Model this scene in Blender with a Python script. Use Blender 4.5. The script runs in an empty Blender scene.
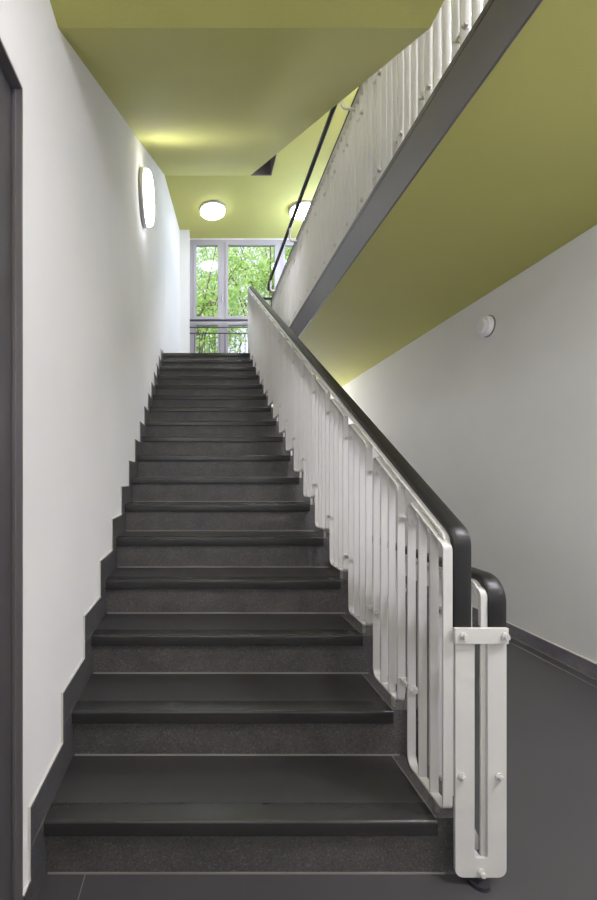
import bpy, bmesh, math, random
from mathutils import Vector, Matrix

# ------------------------------------------------------------------ measures
F_PX = 432.0
EYE = 1.193
R = 0.29          # going of one step
H = 0.172         # rise of one step
N = 17            # number of steps
FLOOR2 = N * H    # landing level, 2.924
SOFF = 2.71       # underside of the gallery and of the near ceiling
TOPC = SOFF + FLOOR2
XL = -0.466       # left wall face
XR = 2.385        # right wall face
YB = -2.2         # wall behind the viewer
YW = 27.5 * R     # window plane
C = bpy.context.scene.collection


def d(k):
    return k * R


def pitch(y):     # line through the nosings
    return H + H / R * (y - 4.438 * R)


# ------------------------------------------------------------------ materials
def srgb(r, g, b):
    def f(c):
        c /= 255.0
        return c / 12.92 if c <= 0.04045 else ((c + 0.055) / 1.055) ** 2.4
    return (f(r), f(g), f(b), 1.0)


def new_mat(name):
    m = bpy.data.materials.new(name)
    m.use_nodes = True
    nt = m.node_tree
    return m, nt, nt.nodes['Principled BSDF']


def plain(name, col, rough=0.5, metal=0.0, noise=0.0, scale=8.0, bump=0.0, bscale=60.0, spec=None):
    m, nt, b = new_mat(name)
    b.inputs['Base Color'].default_value = col
    b.inputs['Roughness'].default_value = rough
    b.inputs['Metallic'].default_value = metal
    if spec is not None:
        b.inputs['Specular IOR Level'].default_value = spec
    tc = nt.nodes.new('ShaderNodeTexCoord')
    if noise > 0:
        n = nt.nodes.new('ShaderNodeTexNoise')
        n.inputs['Scale'].default_value = scale
        n.inputs['Detail'].default_value = 5
        nt.links.new(tc.outputs['Object'], n.inputs['Vector'])
        r = nt.nodes.new('ShaderNodeValToRGB')
        r.color_ramp.elements[0].position = 0.3
        r.color_ramp.elements[1].position = 0.7
        r.color_ramp.elements[0].color = tuple(c * (1 - noise) for c in col[:3]) + (1,)
        r.color_ramp.elements[1].color = tuple(min(1, c * (1 + noise)) for c in col[:3]) + (1,)
        nt.links.new(n.outputs['Fac'], r.inputs['Fac'])
        nt.links.new(r.outputs['Color'], b.inputs['Base Color'])
    if bump > 0:
        n2 = nt.nodes.new('ShaderNodeTexNoise')
        n2.inputs['Scale'].default_value = bscale
        n2.inputs['Detail'].default_value = 3
        nt.links.new(tc.outputs['Object'], n2.inputs['Vector'])
        bp = nt.nodes.new('ShaderNodeBump')
        bp.inputs['Strength'].default_value = bump
        bp.inputs['Distance'].default_value = 0.004
        nt.links.new(n2.outputs['Fac'], bp.inputs['Height'])
        nt.links.new(bp.outputs['Normal'], b.inputs['Normal'])
    return m


def terrazzo(name, dark, mid, light, rough=0.45):
    m, nt, b = new_mat(name)
    tc = nt.nodes.new('ShaderNodeTexCoord')
    v = nt.nodes.new('ShaderNodeTexVoronoi')
    v.inputs['Scale'].default_value = 230
    nt.links.new(tc.outputs['Object'], v.inputs['Vector'])
    sep = nt.nodes.new('ShaderNodeSeparateColor')
    nt.links.new(v.outputs['Color'], sep.inputs['Color'])
    r = nt.nodes.new('ShaderNodeValToRGB')
    r.color_ramp.elements[0].position = 0.0
    r.color_ramp.elements[0].color = dark
    r.color_ramp.elements[1].position = 1.0
    r.color_ramp.elements[1].color = light
    e = r.color_ramp.elements.new(0.45)
    e.color = mid
    e = r.color_ramp.elements.new(0.88)
    e.color = mid
    nt.links.new(sep.outputs['Red'], r.inputs['Fac'])
    n = nt.nodes.new('ShaderNodeTexNoise')
    n.inputs['Scale'].default_value = 9
    n.inputs['Detail'].default_value = 4
    nt.links.new(tc.outputs['Object'], n.inputs['Vector'])
    mr = nt.nodes.new('ShaderNodeMapRange')
    mr.inputs['From Min'].default_value = 0.3
    mr.inputs['From Max'].default_value = 0.7
    mr.inputs['To Min'].default_value = 0.8
    mr.inputs['To Max'].default_value = 1.2
    nt.links.new(n.outputs['Fac'], mr.inputs['Value'])
    mx = nt.nodes.new('ShaderNodeMix')
    mx.data_type = 'RGBA'
    mx.blend_type = 'MULTIPLY'
    mx.inputs['Factor'].default_value = 1.0
    nt.links.new(r.outputs['Color'], mx.inputs['A'])
    nt.links.new(mr.outputs['Result'], mx.inputs['B'])
    nt.links.new(mx.outputs['Result'], b.inputs['Base Color'])
    b.inputs['Roughness'].default_value = rough
    return m


def emissive(name, col, strength):
    m, nt, b = new_mat(name)
    b.inputs['Base Color'].default_value = (0.8, 0.8, 0.8, 1)
    b.inputs['Emission Color'].default_value = col
    b.inputs['Emission Strength'].default_value = strength
    return m


def glass(name):
    m = bpy.data.materials.new(name)
    m.use_nodes = True
    nt = m.node_tree
    nt.nodes.clear()
    out = nt.nodes.new('ShaderNodeOutputMaterial')
    t = nt.nodes.new('ShaderNodeBsdfTransparent')
    t.inputs['Color'].default_value = (0.95, 0.97, 0.97, 1)
    g = nt.nodes.new('ShaderNodeBsdfGlossy')
    g.inputs['Roughness'].default_value = 0.03
    fr = nt.nodes.new('ShaderNodeFresnel')
    fr.inputs['IOR'].default_value = 1.5
    mx = nt.nodes.new('ShaderNodeMixShader')
    nt.links.new(fr.outputs[0], mx.inputs[0])
    nt.links.new(t.outputs[0], mx.inputs[1])
    nt.links.new(g.outputs[0], mx.inputs[2])
    nt.links.new(mx.outputs[0], out.inputs['Surface'])
    return m


def leafy(name, a, b_, trans=0.5):
    m = bpy.data.materials.new(name)
    m.use_nodes = True
    nt = m.node_tree
    nt.nodes.clear()
    out = nt.nodes.new('ShaderNodeOutputMaterial')
    geo = nt.nodes.new('ShaderNodeNewGeometry')
    r = nt.nodes.new('ShaderNodeValToRGB')
    r.color_ramp.elements[0].color = a
    r.color_ramp.elements[1].color = b_
    nt.links.new(geo.outputs['Random Per Island'], r.inputs['Fac'])
    df = nt.nodes.new('ShaderNodeBsdfDiffuse')
    tr = nt.nodes.new('ShaderNodeBsdfTranslucent')
    nt.links.new(r.outputs['Color'], df.inputs['Color'])
    nt.links.new(r.outputs['Color'], tr.inputs['Color'])
    mx = nt.nodes.new('ShaderNodeMixShader')
    mx.inputs[0].default_value = trans
    nt.links.new(df.outputs[0], mx.inputs[1])
    nt.links.new(tr.outputs[0], mx.inputs[2])
    nt.links.new(mx.outputs[0], out.inputs['Surface'])
    return m


M = {
    'wall': plain('white_plaster', srgb(233, 232, 230), 0.85, noise=0.025, scale=1.4, bump=0.12, bscale=25),
    'green': plain('green_ceiling_paint', srgb(192, 190, 110), 0.75, noise=0.02, scale=1.5, bump=0.25, bscale=70),
    'fascia': plain('grey_fascia_paint', srgb(96, 92, 98), 0.5, noise=0.03, scale=3),
    'floor': plain('dark_linoleum', srgb(71, 69, 71), 0.40, noise=0.05, scale=3, bump=0.04, bscale=140),
    'tile': plain('black_stone_tread', srgb(55, 54, 54), 0.36, noise=0.10, scale=14, bump=0.05, bscale=200),
    'nosing': plain('black_rubber_nosing', srgb(43, 42, 42), 0.27, noise=0.06, scale=20),
    'joint': plain('grey_grout', srgb(134, 130, 127), 0.8),
    'terr': terrazzo('speckled_terrazzo', srgb(60, 58, 58), srgb(80, 77, 77), srgb(104, 100, 99)),
    'base': terrazzo('dark_terrazzo_skirting', srgb(56, 55, 56), srgb(76, 75, 77), srgb(100, 98, 98)),
    'base_right': terrazzo('grey_skirting', srgb(100, 98, 104), srgb(122, 119, 126), srgb(138, 135, 140)),
    'caulk': plain('light_grout_line', srgb(205, 203, 198), 0.8),
    'white': plain('white_railing_enamel', srgb(206, 204, 200), 0.38, noise=0.02, scale=6),
    'steel': plain('bright_steel', srgb(190, 188, 184), 0.3, metal=0.8),
    'pvc': plain('black_handrail_vinyl', srgb(23, 22, 22), 0.42),
    'door': plain('anthracite_door_paint', srgb(76, 74, 76), 0.3, noise=0.03, scale=4),
    'frame': plain('grey_door_frame', srgb(124, 120, 122), 0.32, metal=0.35),
    'win': plain('grey_window_frame', srgb(176, 171, 178), 0.45),
    'lampbase': plain('lamp_housing', srgb(190, 190, 192), 0.35),
    'diff_landing': emissive('lamp_diffuser_landing', (0.93, 0.95, 1.06, 1), 10.0),
    'fill_daylight': emissive('fill_diffuser_cool', (0.80, 0.95, 1.32, 1), 50.0),
    'diff_wall': emissive('lamp_diffuser_wall', (0.96, 0.97, 1.02, 1), 13.0),
    'fill_rear': emissive('fill_diffuser_rear', (0.94, 0.94, 1.10, 1), 8.0),
    'fill_left': emissive('fill_diffuser_left', (0.94, 0.94, 1.10, 1), 50.0),
    'fill_upper': emissive('fill_diffuser_upper', (0.94, 0.94, 1.08, 1), 200.0),
    'fill_corridor': emissive('fill_diffuser_corridor', (0.94, 0.94, 1.08, 1), 70.0),
    'diff_near': emissive('lamp_diffuser_near', (0.95, 0.94, 1.08, 1), 12.0),
    'fill_near_corridor': emissive('fill_diffuser', (0.95, 0.94, 1.08, 1), 115.0),
    'detector': plain('white_plastic', srgb(238, 237, 238), 0.35),
    'glass': glass('window_glass'),
    'darkmetal': plain('dark_steel_bar', srgb(62, 60, 66), 0.4, metal=0.3),
    'bark': plain('tree_bark', srgb(120, 110, 96), 0.9, noise=0.2, scale=10),
    'roof': plain('roof_concrete', srgb(120, 120, 118), 0.9),
    'ground': plain('lawn', srgb(96, 120, 62), 0.95, noise=0.2, scale=2),
    'dark': plain('dark_rubber', srgb(30, 30, 31), 0.6),
}


# ------------------------------------------------------------------ mesh builder
class MB:
    def __init__(self):
        self.v = []
        self.f = []

    def add(self, vs, fs):
        o = len(self.v)
        self.v += [tuple(p) for p in vs]
        self.f += [tuple(i + o for i in f) for f in fs]
        return self

    def box(self, x0, x1, y0, y1, z0, z1):
        vs = [(x, y, z) for z in (z0, z1) for y in (y0, y1) for x in (x0, x1)]
        fs = [(0, 2, 3, 1), (4, 5, 7, 6), (0, 1, 5, 4), (2, 6, 7, 3), (0, 4, 6, 2), (1, 3, 7, 5)]
        return self.add(vs, fs)

    def prism(self, poly, a, b, axis='x'):
        n = len(poly)

        def p3(p, t):
            if axis == 'x':
                return (t, p[0], p[1])
            if axis == 'y':
                return (p[0], t, p[1])
            return (p[0], p[1], t)
        vs = [p3(p, a) for p in poly] + [p3(p, b) for p in poly]
        fs = [tuple(range(n)), tuple(range(2 * n - 1, n - 1, -1))]
        fs += [(i, (i + 1) % n, n + (i + 1) % n, n + i) for i in range(n)]
        return self.add(vs, fs)

    def cyl(self, p, q, r, n=12, r2=None):
        p, q = Vector(p), Vector(q)
        ax = (q - p).normalized()
        u = ax.orthogonal().normalized()
        w = ax.cross(u)
        r2 = r if r2 is None else r2
        vs = [p + (u * math.cos(2 * math.pi * i / n) + w * math.sin(2 * math.pi * i / n)) * r for i in range(n)]
        vs += [q + (u * math.cos(2 * math.pi * i / n) + w * math.sin(2 * math.pi * i / n)) * r2 for i in range(n)]
        fs = [tuple(range(n - 1, -1, -1)), tuple(range(n, 2 * n))]
        fs += [(i, (i + 1) % n, n + (i + 1) % n, n + i) for i in range(n)]
        return self.add(vs, fs)

    def tube(self, pts, r, n=10):
        pts = [Vector(p) for p in pts]
        ring = []
        t0 = (pts[1] - pts[0]).normalized()
        u = t0.orthogonal().normalized()
        for i, p in enumerate(pts):
            if i == 0:
                t = t0
            elif i == len(pts) - 1:
                t = (pts[i] - pts[i - 1]).normalized()
            else:
                t = ((pts[i] - pts[i - 1]).normalized() + (pts[i + 1] - pts[i]).normalized()).normalized()
            u = (u - t * u.dot(t)).normalized()
            w = t.cross(u)
            rr = r[i] if isinstance(r, (list, tuple)) else r
            ring.append([p + (u * math.cos(2 * math.pi * k / n) + w * math.sin(2 * math.pi * k / n)) * rr for k in range(n)])
        vs = [v for rg in ring for v in rg]
        fs = [tuple(range(n - 1, -1, -1)), tuple((len(pts) - 1) * n + k for k in range(n))]
        for i in range(len(pts) - 1):
            for k in range(n):
                a, b = i * n + k, i * n + (k + 1) % n
                fs.append((a, b, b + n, a + n))
        return self.add(vs, fs)

    def sweep(self, path, prof, x, closed=False):
        """profile (u along X, v along the path's left normal) swept along a (y, z) path at X = x"""
        n, m = len(path), len(prof)
        vs = []
        for i in range(n):
            p = Vector(path[i])
            a = Vector(path[i - 1]) if (closed or i > 0) else None
            b = Vector(path[(i + 1) % n]) if (closed or i < n - 1) else None
            t1 = (p - a).normalized() if a is not None else None
            t2 = (b - p).normalized() if b is not None else None
            if t1 is None:
                t1 = t2
            if t2 is None:
                t2 = t1
            n1, n2 = Vector((-t1.y, t1.x)), Vector((-t2.y, t2.x))
            nn = (n1 + n2).normalized()
            k = 1.0 / max(0.4, nn.dot(n1))
            for u, v in prof:
                q = p + nn * v * k
                vs.append((x + u, q.x, q.y))
        fs = []
        for i in range(n if closed else n - 1):
            j = (i + 1) % n
            for k in range(m):
                l = (k + 1) % m
                fs.append((i * m + k, i * m + l, j * m + l, j * m + k))
        if not closed:
            fs += [tuple(range(m - 1, -1, -1)), tuple((n - 1) * m + k for k in range(m))]
        return self.add(vs, fs)

    def lathe(self, prof, n=40):
        """(radius, height) profile round the local Z axis; closed at both ends"""
        vs, fs = [], []
        m = len(prof)
        for i in range(n):
            a = 2 * math.pi * i / n
            vs += [(r * math.cos(a), r * math.sin(a), z) for r, z in prof]
        for i in range(n):
            j = (i + 1) % n
            for k in range(m - 1):
                fs.append((i * m + k, j * m + k, j * m + k + 1, i * m + k + 1))
        fs.append(tuple(i * m for i in range(n - 1, -1, -1)))
        fs.append(tuple(i * m + m - 1 for i in range(n)))
        return self.add(vs, fs)

    def build(self, name, mat, parent=None, smooth=False, bevel=0.0, kind=None, mats=None):
        me = bpy.data.meshes.new(name)
        me.from_pydata(self.v, [], self.f)
        bm = bmesh.new()
        bm.from_mesh(me)
        bmesh.ops.recalc_face_normals(bm, faces=bm.faces)
        bm.to_mesh(me)
        bm.free()
        me.materials.append(mat)
        if smooth:
            for p in me.polygons:
                p.use_smooth = True
            try:
                me.set_sharp_from_angle(angle=math.radians(35))
            except Exception:
                pass
        o = bpy.data.objects.new(name, me)
        C.objects.link(o)
        if bevel:
            b = o.modifiers.new('bevel', 'BEVEL')
            b.width = bevel
            b.segments = 2
            b.limit_method = 'ANGLE'
        if parent:
            o.parent = parent
        if kind:
            o['kind'] = kind
        return o


def fillet(pts, rad, closed=False, seg=6):
    out = []
    n = len(pts)
    for i in range(n):
        r = rad[i] if isinstance(rad, (list, tuple)) else rad
        if (not closed and i in (0, n - 1)) or r <= 0:
            out.append(tuple(pts[i]))
            continue
        p, a, b = Vector(pts[i]), Vector(pts[i - 1]), Vector(pts[(i + 1) % n])
        u, w = (a - p).normalized(), (b - p).normalized()
        ang = math.acos(max(-1, min(1, u.dot(w))))
        t = r / math.tan(ang / 2)
        t = min(t, (a - p).length * 0.48, (b - p).length * 0.48)
        r = t * math.tan(ang / 2)
        c = p + (u + w).normalized() * (r / math.sin(ang / 2))
        s, e = p + u * t - c, p + w * t - c
        a0 = math.atan2(s.y, s.x)
        da = math.atan2(e.y, e.x) - a0
        while da > math.pi:
            da -= 2 * math.pi
        while da < -math.pi:
            da += 2 * math.pi
        for k in range(seg + 1):
            q = a0 + da * k / seg
            out.append((c.x + r * math.cos(q), c.y + r * math.sin(q)))
    return out


def thing(name, label, cat, loc=(0, 0, 0), group=None):
    o = bpy.data.objects.new(name, None)
    o.empty_display_size = 0.1
    C.objects.link(o)
    o.location = loc
    o['label'] = label
    o['category'] = cat
    if group:
        o['group'] = group
    return o


def tag(o, label, cat, group=None):
    o['label'] = label
    o['category'] = cat
    if group:
        o['group'] = group
    return o


def dup(o, parent=None, shift=(0, 0, 0)):
    c = o.copy()
    C.objects.link(c)
    if parent:
        c.parent = parent
    c.location = Vector(o.location) + Vector(shift)
    for ch in [k for k in o.children]:
        e = ch.copy()
        C.objects.link(e)
        e.parent = c
        for g in [k for k in ch.children]:
            h = g.copy()
            C.objects.link(h)
            h.parent = e
    return c


def local(o, root, parent=None):
    """meshes are laid out in world measures; move the mesh into its thing's own space"""
    o.data.transform(Matrix.Translation(-Vector(root.location)))
    o.parent = parent or root
    return o


def struct(name, mb, mat, **kw):
    return mb.build(name, mat, kind='structure', **kw)


# ------------------------------------------------------------------ room shell
ROOF = 6.9
DY0, DY1, DZ = 0.20, 3.955 * R, 2.23       # door opening in the left wall
struct('floor', MB().box(XL - 0.2, XR + 0.2, YB - 0.2, YW + 0.2, -0.25, 0.0), M['floor'])
struct('trim_1', MB().box(2.285, 2.292, YB, YW - 0.05, 0.0, 0.002), M['joint'])
lw = MB().prism([(YB, -0.1), (DY0, -0.1), (DY0, DZ), (DY1, DZ), (DY1, -0.1), (YW + 0.2, -0.1), (YW + 0.2, ROOF), (YB, ROOF)], XL - 0.2, XL)
struct('wall_left', lw, M['wall'])
struct('wall_right', MB().box(XR, XR + 0.2, YB, YW + 0.2, -0.1, ROOF), M['wall'])
struct('wall_rear', MB().box(XL - 0.2, XR + 0.2, YB - 0.2, YB, -0.1, ROOF), M['wall'])
struct('wall_window', MB().box(XL, XR, YW, YW + 0.2, -0.1, FLOOR2)
       .box(XL, XR, YW, YW + 0.2, TOPC - 0.02, ROOF), M['wall'])
struct('wall_corner', MB().prism([(XL - 0.02, 21.95 * R), (XL, 21.95 * R), (-0.304, 26.55 * R), (-0.128, 26.55 * R),
                                   (-0.128, YW + 0.2), (XL - 0.02, YW + 0.2)], FLOOR2, TOPC + 0.05, 'z'), M['wall'])
# ceilings
XE = 0.785      # open edge of the flights
XG = 1.095       # open edge of the gallery
YS = 5.01 * R   # where the near flat ceiling turns into the sloping soffit
YT = 21.8 * R   # where the soffit meets the upper landing
struct('ceiling', MB().box(XL, XE, YB, YS, SOFF, FLOOR2 - 0.01).box(XE, XG, YB, 4.1 * R, SOFF, FLOOR2 - 0.01), M['green'])
# upper flight: sloping underside and the steps on its back
prof = [(YS, SOFF), (YT, TOPC), (YT, TOPC + 0.2)]
y, z = 20.5 * R, FLOOR2 * 2
for i in range(16, 0, -1):
    prof += [((4.5 + i) * R, FLOOR2 + (i + 1) * H - 0.02), ((4.5 + i) * R, FLOOR2 + i * H - 0.02)]
prof += [(YS, FLOOR2 + H - 0.02)]
struct('ceiling_sloping', MB().prism(prof, XL, XE), M['green'])
struct('ceiling_gallery', MB().box(XG, XR, YB, YW, SOFF, SOFF + 0.05).box(XL, XG, 21.6 * R, YW, SOFF, SOFF + 0.05), M['green'])
struct('floor_gallery', MB().box(XG, XR, YB, YW, SOFF + 0.05, FLOOR2).box(XL, XG, 21.6 * R, YW, SOFF + 0.05, FLOOR2), M['floor'])
struct('trim_2', MB().box(XG - 0.012, XG, 1.2, 21.6 * R, SOFF - 0.004, FLOOR2 + 0.012), M['fascia'], bevel=0.002)
struct('trim_3', MB().box(XG - 0.014, XG + 0.045, 1.2, 21.6 * R, FLOOR2 + 0.012, FLOOR2 + 0.046), M['base'], bevel=0.004)
struct('ceiling_landing', MB().box(XL, XR, YT, YW, TOPC, TOPC + 0.05).box(XG, XR, YB, YT, TOPC, TOPC + 0.05), M['green'])
struct('floor_upper', MB().box(XL, XR, YT, YW, TOPC + 0.05, TOPC + 0.21).box(XG, XR, YB, YT, TOPC + 0.05, TOPC + 0.21), M['floor'])
struct('trim_4', MB().box(XE, XG, YT - 0.012, YT, TOPC - 0.002, TOPC + 0.26).box(XG - 0.012, XG, 1.2, YT - 0.012, TOPC - 0.002, TOPC + 0.26), M['fascia'])
struct('roof', MB().box(XL - 0.2, XR + 0.2, YB - 0.2, YW + 0.2, ROOF, ROOF + 0.2), M['roof'])

# skirting along the right wall
struct('baseboard_right', MB().box(XR - 0.012, XR, YB, YW, 0.0, 0.092), M['base_right'], bevel=0.002)
struct('trim_5', MB().box(XR - 0.019, XR - 0.0115, YB, YW, 0.0, 0.003), M['joint'])
struct('trim_6', MB().box(XR - 0.009, XR, YB, YW, 0.092, 0.096), M['caulk'])

# stepped skirting along the left wall
OFF = 0.093


def skirt(extra, back):
    top = [(DY1 + 0.001, 0.084 + extra)]
    for i in range(N):
        yy = (4.438 + i) * R - OFF - extra
        top.append((yy, top[-1][1]))
        top.append((yy, (i + 1) * H + (0.113 if i < N - 1 else 0.012) + extra))
    top.append((21.9 * R, top[-1][1]))
    bot = [(21.9 * R, FLOOR2 - 0.05)]
    for i in range(N - 1, -1, -1):
        bot.append(((4.50 + i) * R + 0.02, (i + 1) * H - 0.05))
        bot.append(((4.50 + i) * R + 0.02, max(0.0, i * H - 0.05)))
    bot.append((DY1 + 0.001, 0.0))
    q = []
    for p in top + bot:
        if not q or (Vector(p) - Vector(q[-1])).length > 1e-5:
            q.append(p)
    return MB().prism(q, XL, XL + back)


struct('baseboard_left', skirt(0.0, 0.010), M['base'])
struct('trim_7', skirt(0.0035, 0.007), M['caulk'])
jm = MB()
for i in range(N):
    yy = (4.438 + i) * R - OFF
    jm.box(XL + 0.0095, XL + 0.0106, yy, yy + 0.11, (i + 1) * H + 0.006, (i + 1) * H + 0.009)
struct('trim_8', jm, M['joint'])

# door on the left
dr = bpy.data.objects.new('door_1', None)
C.objects.link(dr)
dr.location = (XL, (DY0 + DY1) / 2, 0)
dr['kind'] = 'structure'


rel = local
rel(MB().box(XL - 0.065, XL - 0.024, DY0 + 0.004, DY1 - 0.004, 0.004, DZ - 0.004).build('door_leaf', M['door'], bevel=0.002), dr)
fr = MB()
fr.box(XL - 0.08, XL + 0.003, DY1 - 0.004, DY1 + 0.004, 0.0, DZ + 0.004)
fr.box(XL - 0.08, XL + 0.003, DY0 - 0.004, DY0 + 0.004, 0.0, DZ + 0.004)
fr.box(XL - 0.08, XL + 0.003, DY0 + 0.004, DY1 - 0.004, DZ - 0.004, DZ + 0.004)
rel(fr.build('door_frame', M['frame']), dr)
rel(MB().box(XL - 0.018, XL - 0.012, DY1 - 0.008, DY1 - 0.004, 0.02, DZ - 0.006).build('door_seal', M['frame']), dr)

# ------------------------------------------------------------------ staircase
SXL, SXR = XL, 0.829
TXL, TXR = XL + 0.010, 0.7187
st = thing('staircase', 'dark terrazzo staircase rising from the floor to the window landing', 'staircase', (0.15, 4.5 * R, 0))
for i in range(N):
    y0, y1 = (4.5 + i) * R, (5.5 + i) * R
    if i == N - 1:
        y1 = 21.6 * R

    def zb(yy):
        return max(0.0, pitch(yy) - 0.44)
    zt = (i + 1) * H - 0.003
    poly = [(y0, zb(y0)), (y1, zb(y1)), (y1, zt), (y0, zt)]
    s = rel(MB().prism(poly, SXL + 0.002, SXR).build('step', M['terr']), st)
    # smooth tread slab and the bull-nosed front strip laid on the terrazzo block
    t = MB().box(TXL, TXR, y0 + 0.058, y1 + (0.0 if i < N - 1 else 0), zt, zt + 0.003).build('tread_slab', M['tile'])
    local(t, st, s)
    yn = (4.438 + i) * R
    npf = [(y0 + 0.056, zt + 0.003), (y0 + 0.056, zt - 0.012), (y0 - 0.001, zt - 0.012), (y0 - 0.001, zt - 0.042)]
    front = fillet([(y0 - 0.001, zt - 0.042), (yn, zt - 0.042), (yn, zt + 0.004), (y0 + 0.056, zt + 0.004)], [0, 0.003, 0.009, 0], seg=5)
    npf = [(y0 - 0.001, zt - 0.042)] + front[1:-1] + [(y0 + 0.056, zt + 0.004), (y0 + 0.056, zt - 0.001), (y0 - 0.001, zt - 0.001)]
    nz = MB().prism(npf, TXL, TXR).build('nosing', M['nosing'], smooth=True)
    local(nz, st, s)
    # light joint where riser meets the tread below and along the tread's margin
    g = MB().box(SXL + 0.016, TXR + 0.03, y0 - 0.0015, y0 - 0.0002, i * H, i * H + 0.006)
    local(g.build('riser_joint', M['joint']), st, s)
    g = MB().box(TXR, TXR + 0.004, y0 + 0.0, y1 - 0.002, zt, zt + 0.0033)
    local(g.build('margin_joint', M['joint']), st, s)
# joint in the floor tiles before the first riser
struct('trim_9', MB().box(-0.338, -0.335, 3.3 * R, 4.49 * R, 0.0, 0.001), M['joint'])

# ------------------------------------------------------------------ railings
BW = 0.027     # width of the flat bars across the railing
BT = 0.006
XS = 0.738     # plane of the stair railing's panels
XH = 0.7805     # its handrail, just outside the panels
flat = [(-BW / 2, -BT / 2), (BW / 2, -BT / 2), (BW / 2, BT / 2), (-BW / 2, BT / 2)]
hw = 0.0265
cap = [(-0.0245, 0.0), (0.0245, 0.0), (0.0265, 0.003), (0.0265, 0.014), (0.0255, 0.0175), (0.0215, 0.0197), (0.010, 0.0206), (0.0, 0.021),
       (-0.010, 0.0206), (-0.0215, 0.0197), (-0.0255, 0.0175), (-0.0265, 0.014), (-0.0265, 0.003)]
carr = [(-0.022, -0.008), (0.022, -0.008), (0.022, 0.0), (-0.022, 0.0)]
HT = 0.876     # top of handrail above the pitch line
UND = HT - 0.021 * math.sqrt(1 + (H / R) ** 2)   # underside


def hexbolt(p, r=0.013, L=0.014, ax=(0, -1, 0)):
    p, a = Vector(p), Vector(ax)
    m = MB().cyl(p, p + a * L * 0.35, r * 1.25, 12)
    m.cyl(p + a * L * 0.35, p + a * L, r * 0.8, 6)
    return m


sr = thing('stair_railing', 'white slatted stair railing with black handrail climbing beside the stairs', 'railing', (XH, 4.37 * R, 0))


def own(o, p=None):
    return local(o, sr, p)


YF, YE = 1.2855, 21.55 * R
zs = lambda yy: pitch(yy) + UND
path = fillet([(YE - 0.0, zs(YE) - 0.16), (YE, zs(YE)), (YF, zs(YF)), (YF, 0.757)], [0, 0.05, 0.05, 0], seg=10)
path = path[::-1]      # travels up, then along; left normal must point outward
# orient so that +v is the outer side
own(MB().sweep(path, [(u, v) for u, v in cap], XH).build('handrail', M['pvc'], smooth=True))
own(MB().sweep(path, [(-0.0425, -0.008), (0.021, -0.008), (0.021, 0.0), (-0.0425, 0.0)], XH).build('handrail_carrier', M['white']))


def hoop_panel(bw, x, yn, yf, zbot, ztop, slats):
    """returns the hoop mesh builder and the slat builders; ztop is a function of y"""
    pts = [(yn, zbot), (yf, zbot), (yf, ztop(yf)), (yn, ztop(yn))]
    pts = fillet(pts, [0.020, 0.032, 0.016, 0.024], closed=True, seg=6)
    fl = [(-bw / 2, -BT / 2), (bw / 2, -BT / 2), (bw / 2, BT / 2), (-bw / 2, BT / 2)]
    hoop = MB().sweep(pts, fl, x, closed=True)
    sl = []
    for ys in slats:
        sl.append(MB().box(x - bw / 2, x + bw / 2, ys - BT / 2, ys + BT / 2, zbot + BT / 2, ztop(ys) - BT / 2))
    return hoop, sl


ztop0 = lambda yy: pitch(yy) + UND - 0.020
yn, yf = 4.385 * R, 5.12 * R
hoop, sl = hoop_panel(BW, XS, yn, yf, H + 0.045, ztop0, [4.635 * R, 4.87 * R])
p0 = own(hoop.build('baluster_panel', M['white'], smooth=True))
for s_ in sl:
    own(s_.build('slat', M['white'], bevel=0.0012), p0)
for yy in (yn + 0.060,):
    own(MB().box(XS - 0.006, XS + 0.006, yy - 0.005, yy + 0.005, H - 0.003, H + 0.043).build('foot', M['steel']), p0)
for yy in (4.52 * R, 4.95 * R):
    own(MB().box(XS - 0.004, XS + 0.008, yy - 0.005, yy + 0.005, ztop0(yy), ztop0(yy) + 0.012).build('spacer', M['white']), p0)
for i in range(1, N):
    dup(p0, shift=(0, i * R, i * H))
# clip pairs joining neighbouring panels
yc0, yc1 = 5.12 * R, 5.385 * R
first = []
for zz in (ztop0(yc0) - 0.070, 0.47):
    cm = MB().box(XS - 0.005, XS + 0.005, yc0 - 0.008, yc1 + 0.008, zz - 0.006, zz + 0.006)
    cm.box(XS - BW / 2 - 0.002, XS + BW / 2 + 0.002, yc1 - 0.009, yc1 - 0.003, zz - 0.009, zz + 0.009)
    c = own(cm.build('clip', M['white'], bevel=0.001))
    b = own(hexbolt((XS + 0.004, yc0 - BT / 2, zz)).build('bolt', M['white'], smooth=True), c)
    first.append(c)
for i in range(1, N - 1):
    for c in first:
        dup(c, shift=(0, i * R, i * H))

# end post: a flat plate cut to a U, tied to the corridor railing by a cross plate
PX0, PX1, IX0, IX1 = 0.757, 0.907, 0.8135, 0.8517
outer = fillet([(PX0, 0.74), (PX0, 0.026), (PX1, 0.026), (PX1, 0.74)], [0, 0.024, 0.024, 0], seg=6)
inner = fillet([(IX1, 0.74), (IX1, 0.083), (IX0, 0.083), (IX0, 0.74)], [0, 0.008, 0.008, 0], seg=4)
pm = MB().prism(outer + inner, 1.264, 1.274, 'y')
post = own(pm.build('end_post', M['white'], bevel=0.001))
own(MB().box(0.749, 0.905, 1.252, 1.2635, 0.714, 0.760).build('cross_plate', M['white'], bevel=0.0015), post)
for bx, bz, by in ((0.774, 0.737, 1.252), (0.893, 0.737, 1.252), (0.776, 0.322, 1.264), (0.886, 0.322, 1.264), (0.832, 0.042, 1.264)):
    own(hexbolt((bx, by, bz), 0.0095, 0.014).build('bolt', M['white'], smooth=True), post)
own(MB().cyl((0.832, 1.275, 0.0), (0.832, 1.275, 0.012), 0.03, 20).cyl((0.832, 1.280, 0.0), (0.832, 1.280, 0.05), 0.009, 12)
    .build('floor_foot', M['darkmetal'], smooth=True), post)
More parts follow.
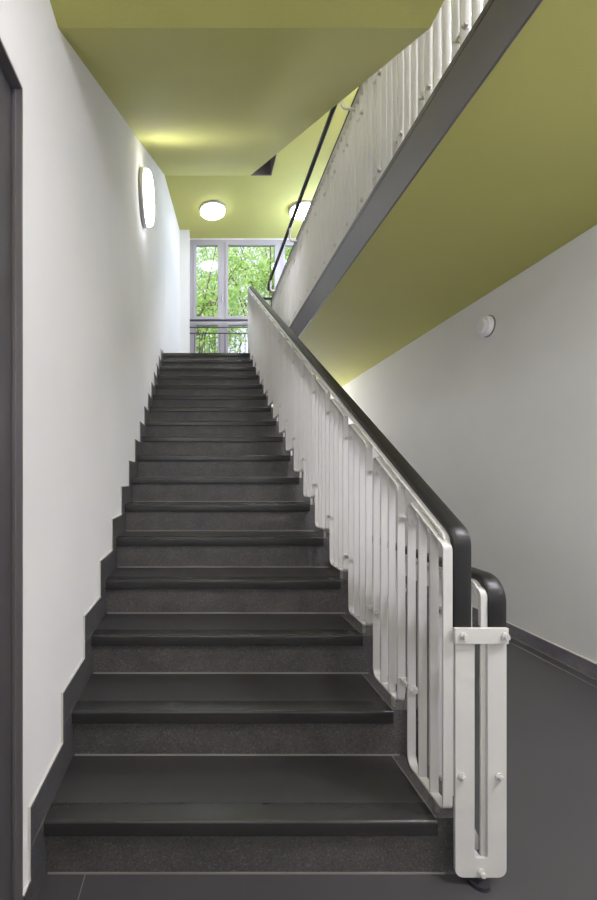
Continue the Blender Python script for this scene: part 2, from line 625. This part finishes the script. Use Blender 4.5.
bk = MB().prism([(0.0, 0.0), (0.024, -0.03), (0.03, -0.026), (0.03, 0.012), (0.010, 0.05), (0.0, 0.05)], 1.290, 1.296, 'y')
bk.v = [(v[0] + 0.812, v[1], v[2] + 0.115) for v in bk.v]
own(bk.build('brace', M['white']), post)

# gallery railing: upright panels of the same make on level runs
MOD = 0.963 * R
GN = 18


def gallery(name, label, x, z0, loc_y, n, sl1=0.085, sl2=0.157, bw=BW, off=0.0, ny=0.012, nz=0.013):
    g = thing(name, label, 'railing', (x, loc_y, z0))

    def gown(o, p=None):
        return local(o, g, p)
    a = loc_y
    yend = a + MOD * (n - 1) + 0.225
    top = z0 + 0.884
    pa = fillet([(a + 0.0025, z0 + 0.757), (a + 0.0025, top), (yend + 0.02, top), (yend + 0.02, top - 0.1)], [0, 0.055, 0.05, 0], seg=10)
    gown(MB().sweep(pa, cap, x + off).build('handrail', M['pvc'], smooth=True))
    ca = carr if off == 0 else [(-0.0405, -0.008), (0.021, -0.008), (0.021, 0.0), (-0.0405, 0.0)]
    gown(MB().sweep(pa, ca, x + off).build('handrail_carrier', M['white']))
    zt = lambda yy: top - 0.022 if off == 0 else top - 0.018
    hoop, sl = hoop_panel(bw, x, a + ny, a + 0.230, z0 + 0.04, zt, [a + sl1, a + sl2])
    q = gown(hoop.build('baluster_panel', M['white'], smooth=True))
    for s_ in sl:
        gown(s_.build('slat', M['white'], bevel=0.0012), q)
    for yy in (a + 0.04, a + 0.20):
        gown(MB().box(x - 0.009, x + 0.009, yy - 0.006, yy + 0.006, z0, z0 + 0.038).build('foot', M['white']), q)
    for yy in (a + 0.06, a + 0.18):
        if off == 0:
            sp = MB().box(x - 0.006, x + 0.006, yy - 0.004, yy + 0.004, zt(0) + 0.003, zt(0) + 0.013)
        else:
            sp = MB().box(x - 0.004, x + 0.008, yy - 0.005, yy + 0.005, top - 0.018, top - 0.008)
        gown(sp.build('spacer', M['white']), q)
    for k in range(1, n):
        dup(q, shift=(0, k * MOD, 0))
    for zz in (z0 + 0.146, z0 + 0.735):
        c0, c1 = a + 0.230, a + MOD + ny
        cm = MB().box(x - 0.005, x + 0.005, c0 - 0.008, c1 + 0.008, zz - 0.006, zz + 0.006)
        cm.box(x - BW / 2 - 0.003, x + BW / 2 + 0.003, c1 - 0.009, c1 - 0.003, zz - 0.009, zz + 0.009)
        c = gown(cm.build('clip', M['white'], bevel=0.001))
        gown(hexbolt((x, c0 - BT / 2, zz)).build('bolt', M['steel'], smooth=True), c)
        for k in range(1, n - 1):
            dup(c, shift=(0, k * MOD, 0))
    return g, gown, yend, top


gallery('corridor_railing', 'white level railing with black handrail right of the stair post', 0.851, 0.0, 1.283, 17, 0.075, 0.150, BW, 0.0325, -0.007)
XU = 1.112
ug, gown, yend, top = gallery('gallery_railing', 'white slatted railing along the upper gallery edge, overhead on the right', XU, FLOOR2 + 0.0, 1.283, GN, bw=0.038)
# slim second handrail held off the upper railing on bent brackets
hx, hz = 1.012, 3.935
hr = gown(MB().tube([(hx, 4.45 * R, hz), (hx, 20.7 * R, hz), (hx, 20.85 * R, hz - 0.006), (hx, 20.93 * R, hz - 0.03), (hx, 20.95 * R, hz - 0.09)], 0.019, 12)
          .build('tube_handrail', M['pvc'], smooth=True))
for k in (4.6, 10.4, 16.2, 20.45):
    yy = k * R
    gown(MB().tube([(XU - 0.012, yy, top - 0.03), (hx + 0.035, yy, top - 0.03), (hx + 0.012, yy, top - 0.022), (hx + 0.002, yy, top + 0.0),
                    (hx, yy, hz - 0.012)], 0.010, 10).build('bracket', M['white'], smooth=True), hr)
# short return tying the upper railing to the head of the stair railing
ry = yend + 0.03
rp = MB()
pts = fillet([(0.83, FLOOR2 + 0.04), (XU - 0.04, FLOOR2 + 0.04), (XU - 0.04, top - 0.02), (0.83, top - 0.02)], 0.03, closed=True)
vs = []
for (px, pz) in pts:
    vs.append((px, pz))
rp.sweep([(p[0], p[1]) for p in pts], flat, 0.0, closed=True)
rp.v = [(v[1], ry + v[0], v[2]) for v in rp.v]
r_ = gown(rp.build('return_panel', M['white'], smooth=True))
for k in range(1, 5):
    xx = 0.83 + k * (XU - 0.04 - 0.83) / 5
    gown(MB().box(xx - 0.003, xx + 0.003, ry - BW / 2, ry + BW / 2, FLOOR2 + 0.043, top - 0.023).build('slat', M['white']), r_)
hm = MB().sweep([(0.80, top), (XU, top)], cap, 0.0)
hm.v = [(v[1], ry + v[0], v[2]) for v in hm.v]
gown(hm.build('return_handrail', M['pvc'], smooth=True))

# ------------------------------------------------------------------ lamps
LB = [(0.0, 0.0), (0.205, 0.0), (0.212, 0.008), (0.212, 0.032), (0.204, 0.038), (0.0, 0.038)]
LD = [(0.0, 0.036), (0.198, 0.036), (0.202, 0.046), (0.199, 0.068), (0.186, 0.082), (0.150, 0.092), (0.08, 0.098), (0.0, 0.099)]


def lamp(name, label, cat, loc, axis, scale=1.0, group=None, mat='fill_near_corridor'):
    t = thing(name, label, cat, loc, group)
    a = MB().lathe(LB[1:-1]).build('lamp_base', M['lampbase'], t, smooth=True)
    b = MB().lathe(LD[1:-1] + [(0.02, 0.099)]).build('diffuser', M[mat], t, smooth=True)
    t.rotation_mode = 'QUATERNION'
    t.rotation_quaternion = Vector((0, 0, 1)).rotation_difference(Vector(axis))
    t.scale = (scale,) * 3
    return t


lamp('ceiling_lamp', 'round white ceiling lamp over the landing, left one by the wall', 'lamp', (0.262, 24.45 * R, TOPC), (0, 0, -1), 1.0, 'landing ceiling lamps', 'diff_landing')
lamp('ceiling_lamp', 'round white ceiling lamp over the landing, partly behind the tube handrail', 'lamp', (1.735, 24.45 * R, TOPC), (0, 0, -1), 1.0, 'landing ceiling lamps', 'diff_landing')
lamp('wall_lamp', 'lit round lamp on the white left wall above the stairs', 'lamp', (XL, 12.6 * R, 3.565), (1, 0, 0), 1.03, None, 'diff_wall')
LOW = 'ceiling lamps outside the picture'  # mostly extra lamps: those in view cannot light the room alone
lamp('ceiling_lamp', 'round lamp on the flat green ceiling just before the stairs', 'lamp', (0.15, 0.72, SOFF), (0, 0, -1), 0.9, LOW, 'diff_near')
lamp('ceiling_lamp', 'added unseen round lamp on the green soffit over the near corridor', 'lamp', (1.9, 0.45, SOFF), (0, 0, -1), 0.95, LOW, 'fill_near_corridor')  # lamp added out of view to brighten the right wall
lamp('wall_lamp', 'added unseen round lamp on the left wall behind the dark door', 'lamp', (XL, -1.0, 2.25), (1, 0, 0), 0.95, LOW, 'fill_left')  # lamp added behind the viewer to throw light across to the right wall
lamp('wall_lamp', 'added unseen round lamp on the end wall of the corridor below the landing', 'lamp', (1.65, YW, 1.85), (0, -1, 0), 1.1, LOW, 'fill_corridor')  # hidden lamp added to brighten the far corridor and its soffit
lamp('wall_lamp', 'added unseen round lamp on the rear wall behind the left door', 'lamp', (0.25, YB, 1.80), (0, 1, 0), 1.16, LOW, 'fill_rear')  # unseen lamp added to light soffits and faces turned to the viewer
lamp('wall_lamp', 'added unseen round lamp on the rear wall at the end of the corridor', 'lamp', (1.65, YB, 1.80), (0, 1, 0), 1.16, LOW, 'fill_rear')  # second unseen lamp added for more light from behind the viewer
lamp('ceiling_lamp', 'added unseen round lamp on the upper gallery ceiling by the rear wall', 'lamp', (1.70, -0.9, TOPC), (0, 0, -1), 1.1, LOW, 'fill_upper')  # unseen lamp added to light the near faces of the upper railing
lamp('ceiling_lamp', 'added unseen round lamp on the upper gallery ceiling beside the stair well', 'lamp', (1.6, 4.25, TOPC), (0, 0, -1), 1.0, LOW, 'fill_upper')  # unseen lamp added to brighten the left wall across the well
lamp('wall_lamp', 'added unseen round lamp on the right wall of the landing, in place of daylight', 'lamp', (XR, 24.4 * R, 4.88), (-1, 0, 0), 1.1, LOW, 'fill_daylight')  # cool lamp added behind the fascia, standing in for daylight on the landing

# small round detector on the right wall
dt = thing('wall_detector', 'small round white detector on the right wall under the green soffit', 'detector', (XR, 12.17 * R, 2.44))
dt.rotation_mode = 'QUATERNION'
dt.rotation_quaternion = Vector((0, 0, 1)).rotation_difference(Vector((-1, 0, 0)))
MB().lathe([(0.084, 0.0), (0.086, 0.002), (0.086, 0.007), (0.082, 0.010)], 32).build('shade_ring', M['frame'], dt, smooth=True)
MB().lathe([(0.070, 0.008), (0.080, 0.010), (0.080, 0.040), (0.074, 0.048), (0.02, 0.05)], 32).build('detector_base', M['detector'], dt, smooth=True)
MB().lathe([(0.058, 0.048), (0.058, 0.066), (0.05, 0.074), (0.01, 0.076)], 32).build('detector_cap', M['detector'], dt, smooth=True)

# ------------------------------------------------------------------ window
wn = bpy.data.objects.new('window_1', None)
C.objects.link(wn)
wn['kind'] = 'structure'
WZ0, WZ1 = FLOOR2, TOPC - 0.02
YA, YZ = YW, YW + 0.07
wf = MB()
X0, X1 = -0.128, XR
wf.box(X0, X0 + 0.075, YA, YZ, WZ0, WZ1).box(X1 - 0.075, X1, YA, YZ, WZ0, WZ1)
wf.box(X0 + 0.075, X1 - 0.075, YA, YZ, WZ1 - 0.06, WZ1).box(X0 + 0.075, X1 - 0.075, YA, YZ, WZ0, WZ0 + 0.08)
mull = [(0.44, 0.535), (1.485, 1.58)]
for a, b in mull:
    wf.box(a, b, YA, YZ, WZ0 + 0.08, WZ1 - 0.06)
TZ0, TZ1 = 4.075, 4.145
xs = [(X0 + 0.075, 0.44), (0.535, 1.485), (1.58, X1 - 0.075)]
for a, b in xs:
    wf.box(a, b, YA, YZ, TZ0, TZ1)
wf.build('window_frame', M['win'], wn, bevel=0.003)
for a, b in xs:
    for (z0, z1) in ((TZ1, WZ1 - 0.06), (WZ0 + 0.08, TZ0)):
        s = MB()
        k = 0.048
        ya, yb = YA - 0.014, YA + 0.055
        e = 0.006
        s.box(a - e, a + k, ya, yb, z0 - e, z1 + e).box(b - k, b + e, ya, yb, z0 - e, z1 + e)
        s.box(a + k, b - k, ya, yb, z0 - e, z0 + k).box(a + k, b - k, ya, yb, z1 - k, z1 + e)
        sh = s.build('casement', M['win'], wn, bevel=0.003)
        MB().box(a + k - 0.004, b - k + 0.004, YA + 0.015, YA + 0.021, z0 + k - 0.004, z1 - k + 0.004).build('pane', M['glass'], sh)
hd = MB().box(0.468, 0.492, YA - 0.022, YA - 0.012, 4.50, 4.60).cyl((0.48, YA - 0.02, 4.56), (0.48, YA - 0.055, 4.56), 0.009)
hd.box(0.470, 0.490, YA - 0.062, YA - 0.05, 4.45, 4.575)
hd.build('window_handle', M['lampbase'], wn, bevel=0.002)

# dark guard rail in front of the window
gy = 27.1 * R
gr = thing('window_guard_rail', 'dark metal guard rail with thin uprights in front of the window', 'railing', (1.1, gy, FLOOR2))


def grel(o, p=None):
    return local(o, gr, p)


grel(MB().box(X0, XR, gy - 0.02, gy + 0.02, 4.065, 4.092).build('top_rail', M['darkmetal'], bevel=0.003))
for zz in (3.95, 3.842, 3.02):
    grel(MB().box(X0, XR, gy - 0.008, gy + 0.008, zz - 0.009, zz + 0.009).build('rail', M['darkmetal']))
x = X0 + 0.09
k = 0
while x < XR - 0.02:
    if k in (13, 23):
        grel(MB().box(x - 0.012, x + 0.012, gy - 0.012, gy + 0.012, FLOOR2, 4.065).build('post', M['darkmetal']))
    else:
        grel(MB().cyl((x, gy, 3.02), (x, gy, 3.842), 0.0055, 8).build('baluster', M['darkmetal']))
    x += 0.092
    k += 1

# ------------------------------------------------------------------ outside
struct('ground', MB().box(-40, 40, YW + 0.2, 70, -0.3, -0.2), M['ground'])
random.seed(7)
LEAF = [leafy('leaf_bright', srgb(158, 202, 104), srgb(222, 238, 176), 0.5),
        leafy('leaf_mid', srgb(140, 188, 104), srgb(206, 228, 164), 0.5)]


def tree(label, base, height, crown, cr, nleaf, leafsize, mat, seed, lean=0.0):
    rnd = random.Random(seed)
    t = thing('tree', label, 'tree', base, 'trees outside the window')
    b = MB()
    top = Vector((lean, 0, height * 0.8))
    b.tube([(0, 0, 0), (lean * 0.3, 0.1, height * 0.35), tuple(top)], [0.16, 0.12, 0.04], 10)
    c = Vector(crown)
    tips = []
    for k in range(26):
        a = rnd.uniform(0, 2 * math.pi)
        e = rnd.uniform(-0.45, 0.9)
        q = rnd.uniform(0.6, 1.0)
        tip = c + Vector((math.cos(a) * math.cos(e) * cr[0] * q, math.sin(a) * math.cos(e) * cr[1] * q, math.sin(e) * cr[2] * q))
        s = Vector((lean * 0.5, 0.05, rnd.uniform(height * 0.3, height * 0.72)))
        m = (s + tip) / 2 + Vector((rnd.uniform(-.2, .2), rnd.uniform(-.2, .2), rnd.uniform(0, .4)))
        b.tube([s, m, tip], [0.05, 0.03, 0.01], 6)
        tips += [tip, (m + tip) / 2, m]
    b.build('trunk', M['bark'], t, smooth=True)
    f = MB()
    clus = []
    for tp in tips:
        for _ in range(3):
            clus.append(tp + Vector((rnd.gauss(0, .35), rnd.gauss(0, .35), rnd.gauss(0, .3))))
    for k in range(nleaf):
        p = rnd.choice(clus) + Vector((rnd.gauss(0, .26), rnd.gauss(0, .26), rnd.gauss(0, .18)))
        L = leafsize * rnd.uniform(0.7, 1.3)
        u = Vector((rnd.gauss(0, 1), rnd.gauss(0, 1), rnd.gauss(-.3, .6))).normalized()
        w = u.cross(Vector((rnd.gauss(0, .5), rnd.gauss(0, .5), 1))).normalized()
        nn = u.cross(w)
        vs = [p, p + u * L * .35 + w * L * .3 + nn * L * .06, p + u * L, p + u * L * .35 - w * L * .3 + nn * L * .06]
        f.add(vs, [(0, 1, 2), (0, 2, 3)])
    f.build('foliage', mat, t)
    return t


tree('bright green leafy tree outside, behind the narrow left window pane', (-0.2, 14.0, -0.2), 9.5, (0, 0, 6.9), (2.1, 1.6, 2.6), 3800, 0.16, LEAF[0], 3)
tree('broad green tree outside, filling the wide middle window pane', (3.1, 18.0, -0.2), 13, (0, 0, 10.6), (2.6, 1.8, 2.8), 4600, 0.18, LEAF[0], 11)
tree('darker green tree outside, farther back between the nearer crowns', (1.0, 24.0, -0.2), 15, (0, 0, 12.0), (2.8, 2.0, 3.4), 3600, 0.2, LEAF[1], 23)

# ------------------------------------------------------------------ daylight, world, camera
w = bpy.data.worlds.new('World')
bpy.context.scene.world = w
w.use_nodes = True
bg = w.node_tree.nodes['Background']
bg.inputs['Color'].default_value = (0.82, 0.85, 1.0, 1)
bg.inputs['Strength'].default_value = 1.25
sd = bpy.data.lights.new('Sun', 'SUN')
sd.energy = 4.0
sd.angle = 0.02
sd.color = (1.0, 0.95, 0.85)
so = bpy.data.objects.new('Sun', sd)
C.objects.link(so)
so.rotation_euler = (math.radians(38), 0, math.radians(-25))

cam = bpy.data.cameras.new('Camera')
cam.sensor_width = 36.0
cam.sensor_fit = 'AUTO'
cam.lens = F_PX / 900.0 * 36.0
cam.shift_x = (298.5 - 196.7) / 900.0
cam.shift_y = (479.0 - 450.0) / 900.0
cam.clip_start = 0.02
co = bpy.data.objects.new('Camera', cam)
C.objects.link(co)
co.location = (0, 0, EYE)
co.rotation_euler = (math.radians(90), 0, 0)
sc = bpy.context.scene
sc.camera = co
sc.view_settings.view_transform = 'Standard'
sc.view_settings.look = 'None'
sc.view_settings.gamma = 1.0
sc.view_settings.exposure = 0.26
sc.view_settings.use_curve_mapping = False
sc.cycles.max_bounces = 14
sc.cycles.diffuse_bounces = 8
sc.cycles.sample_clamp_indirect = 8.0
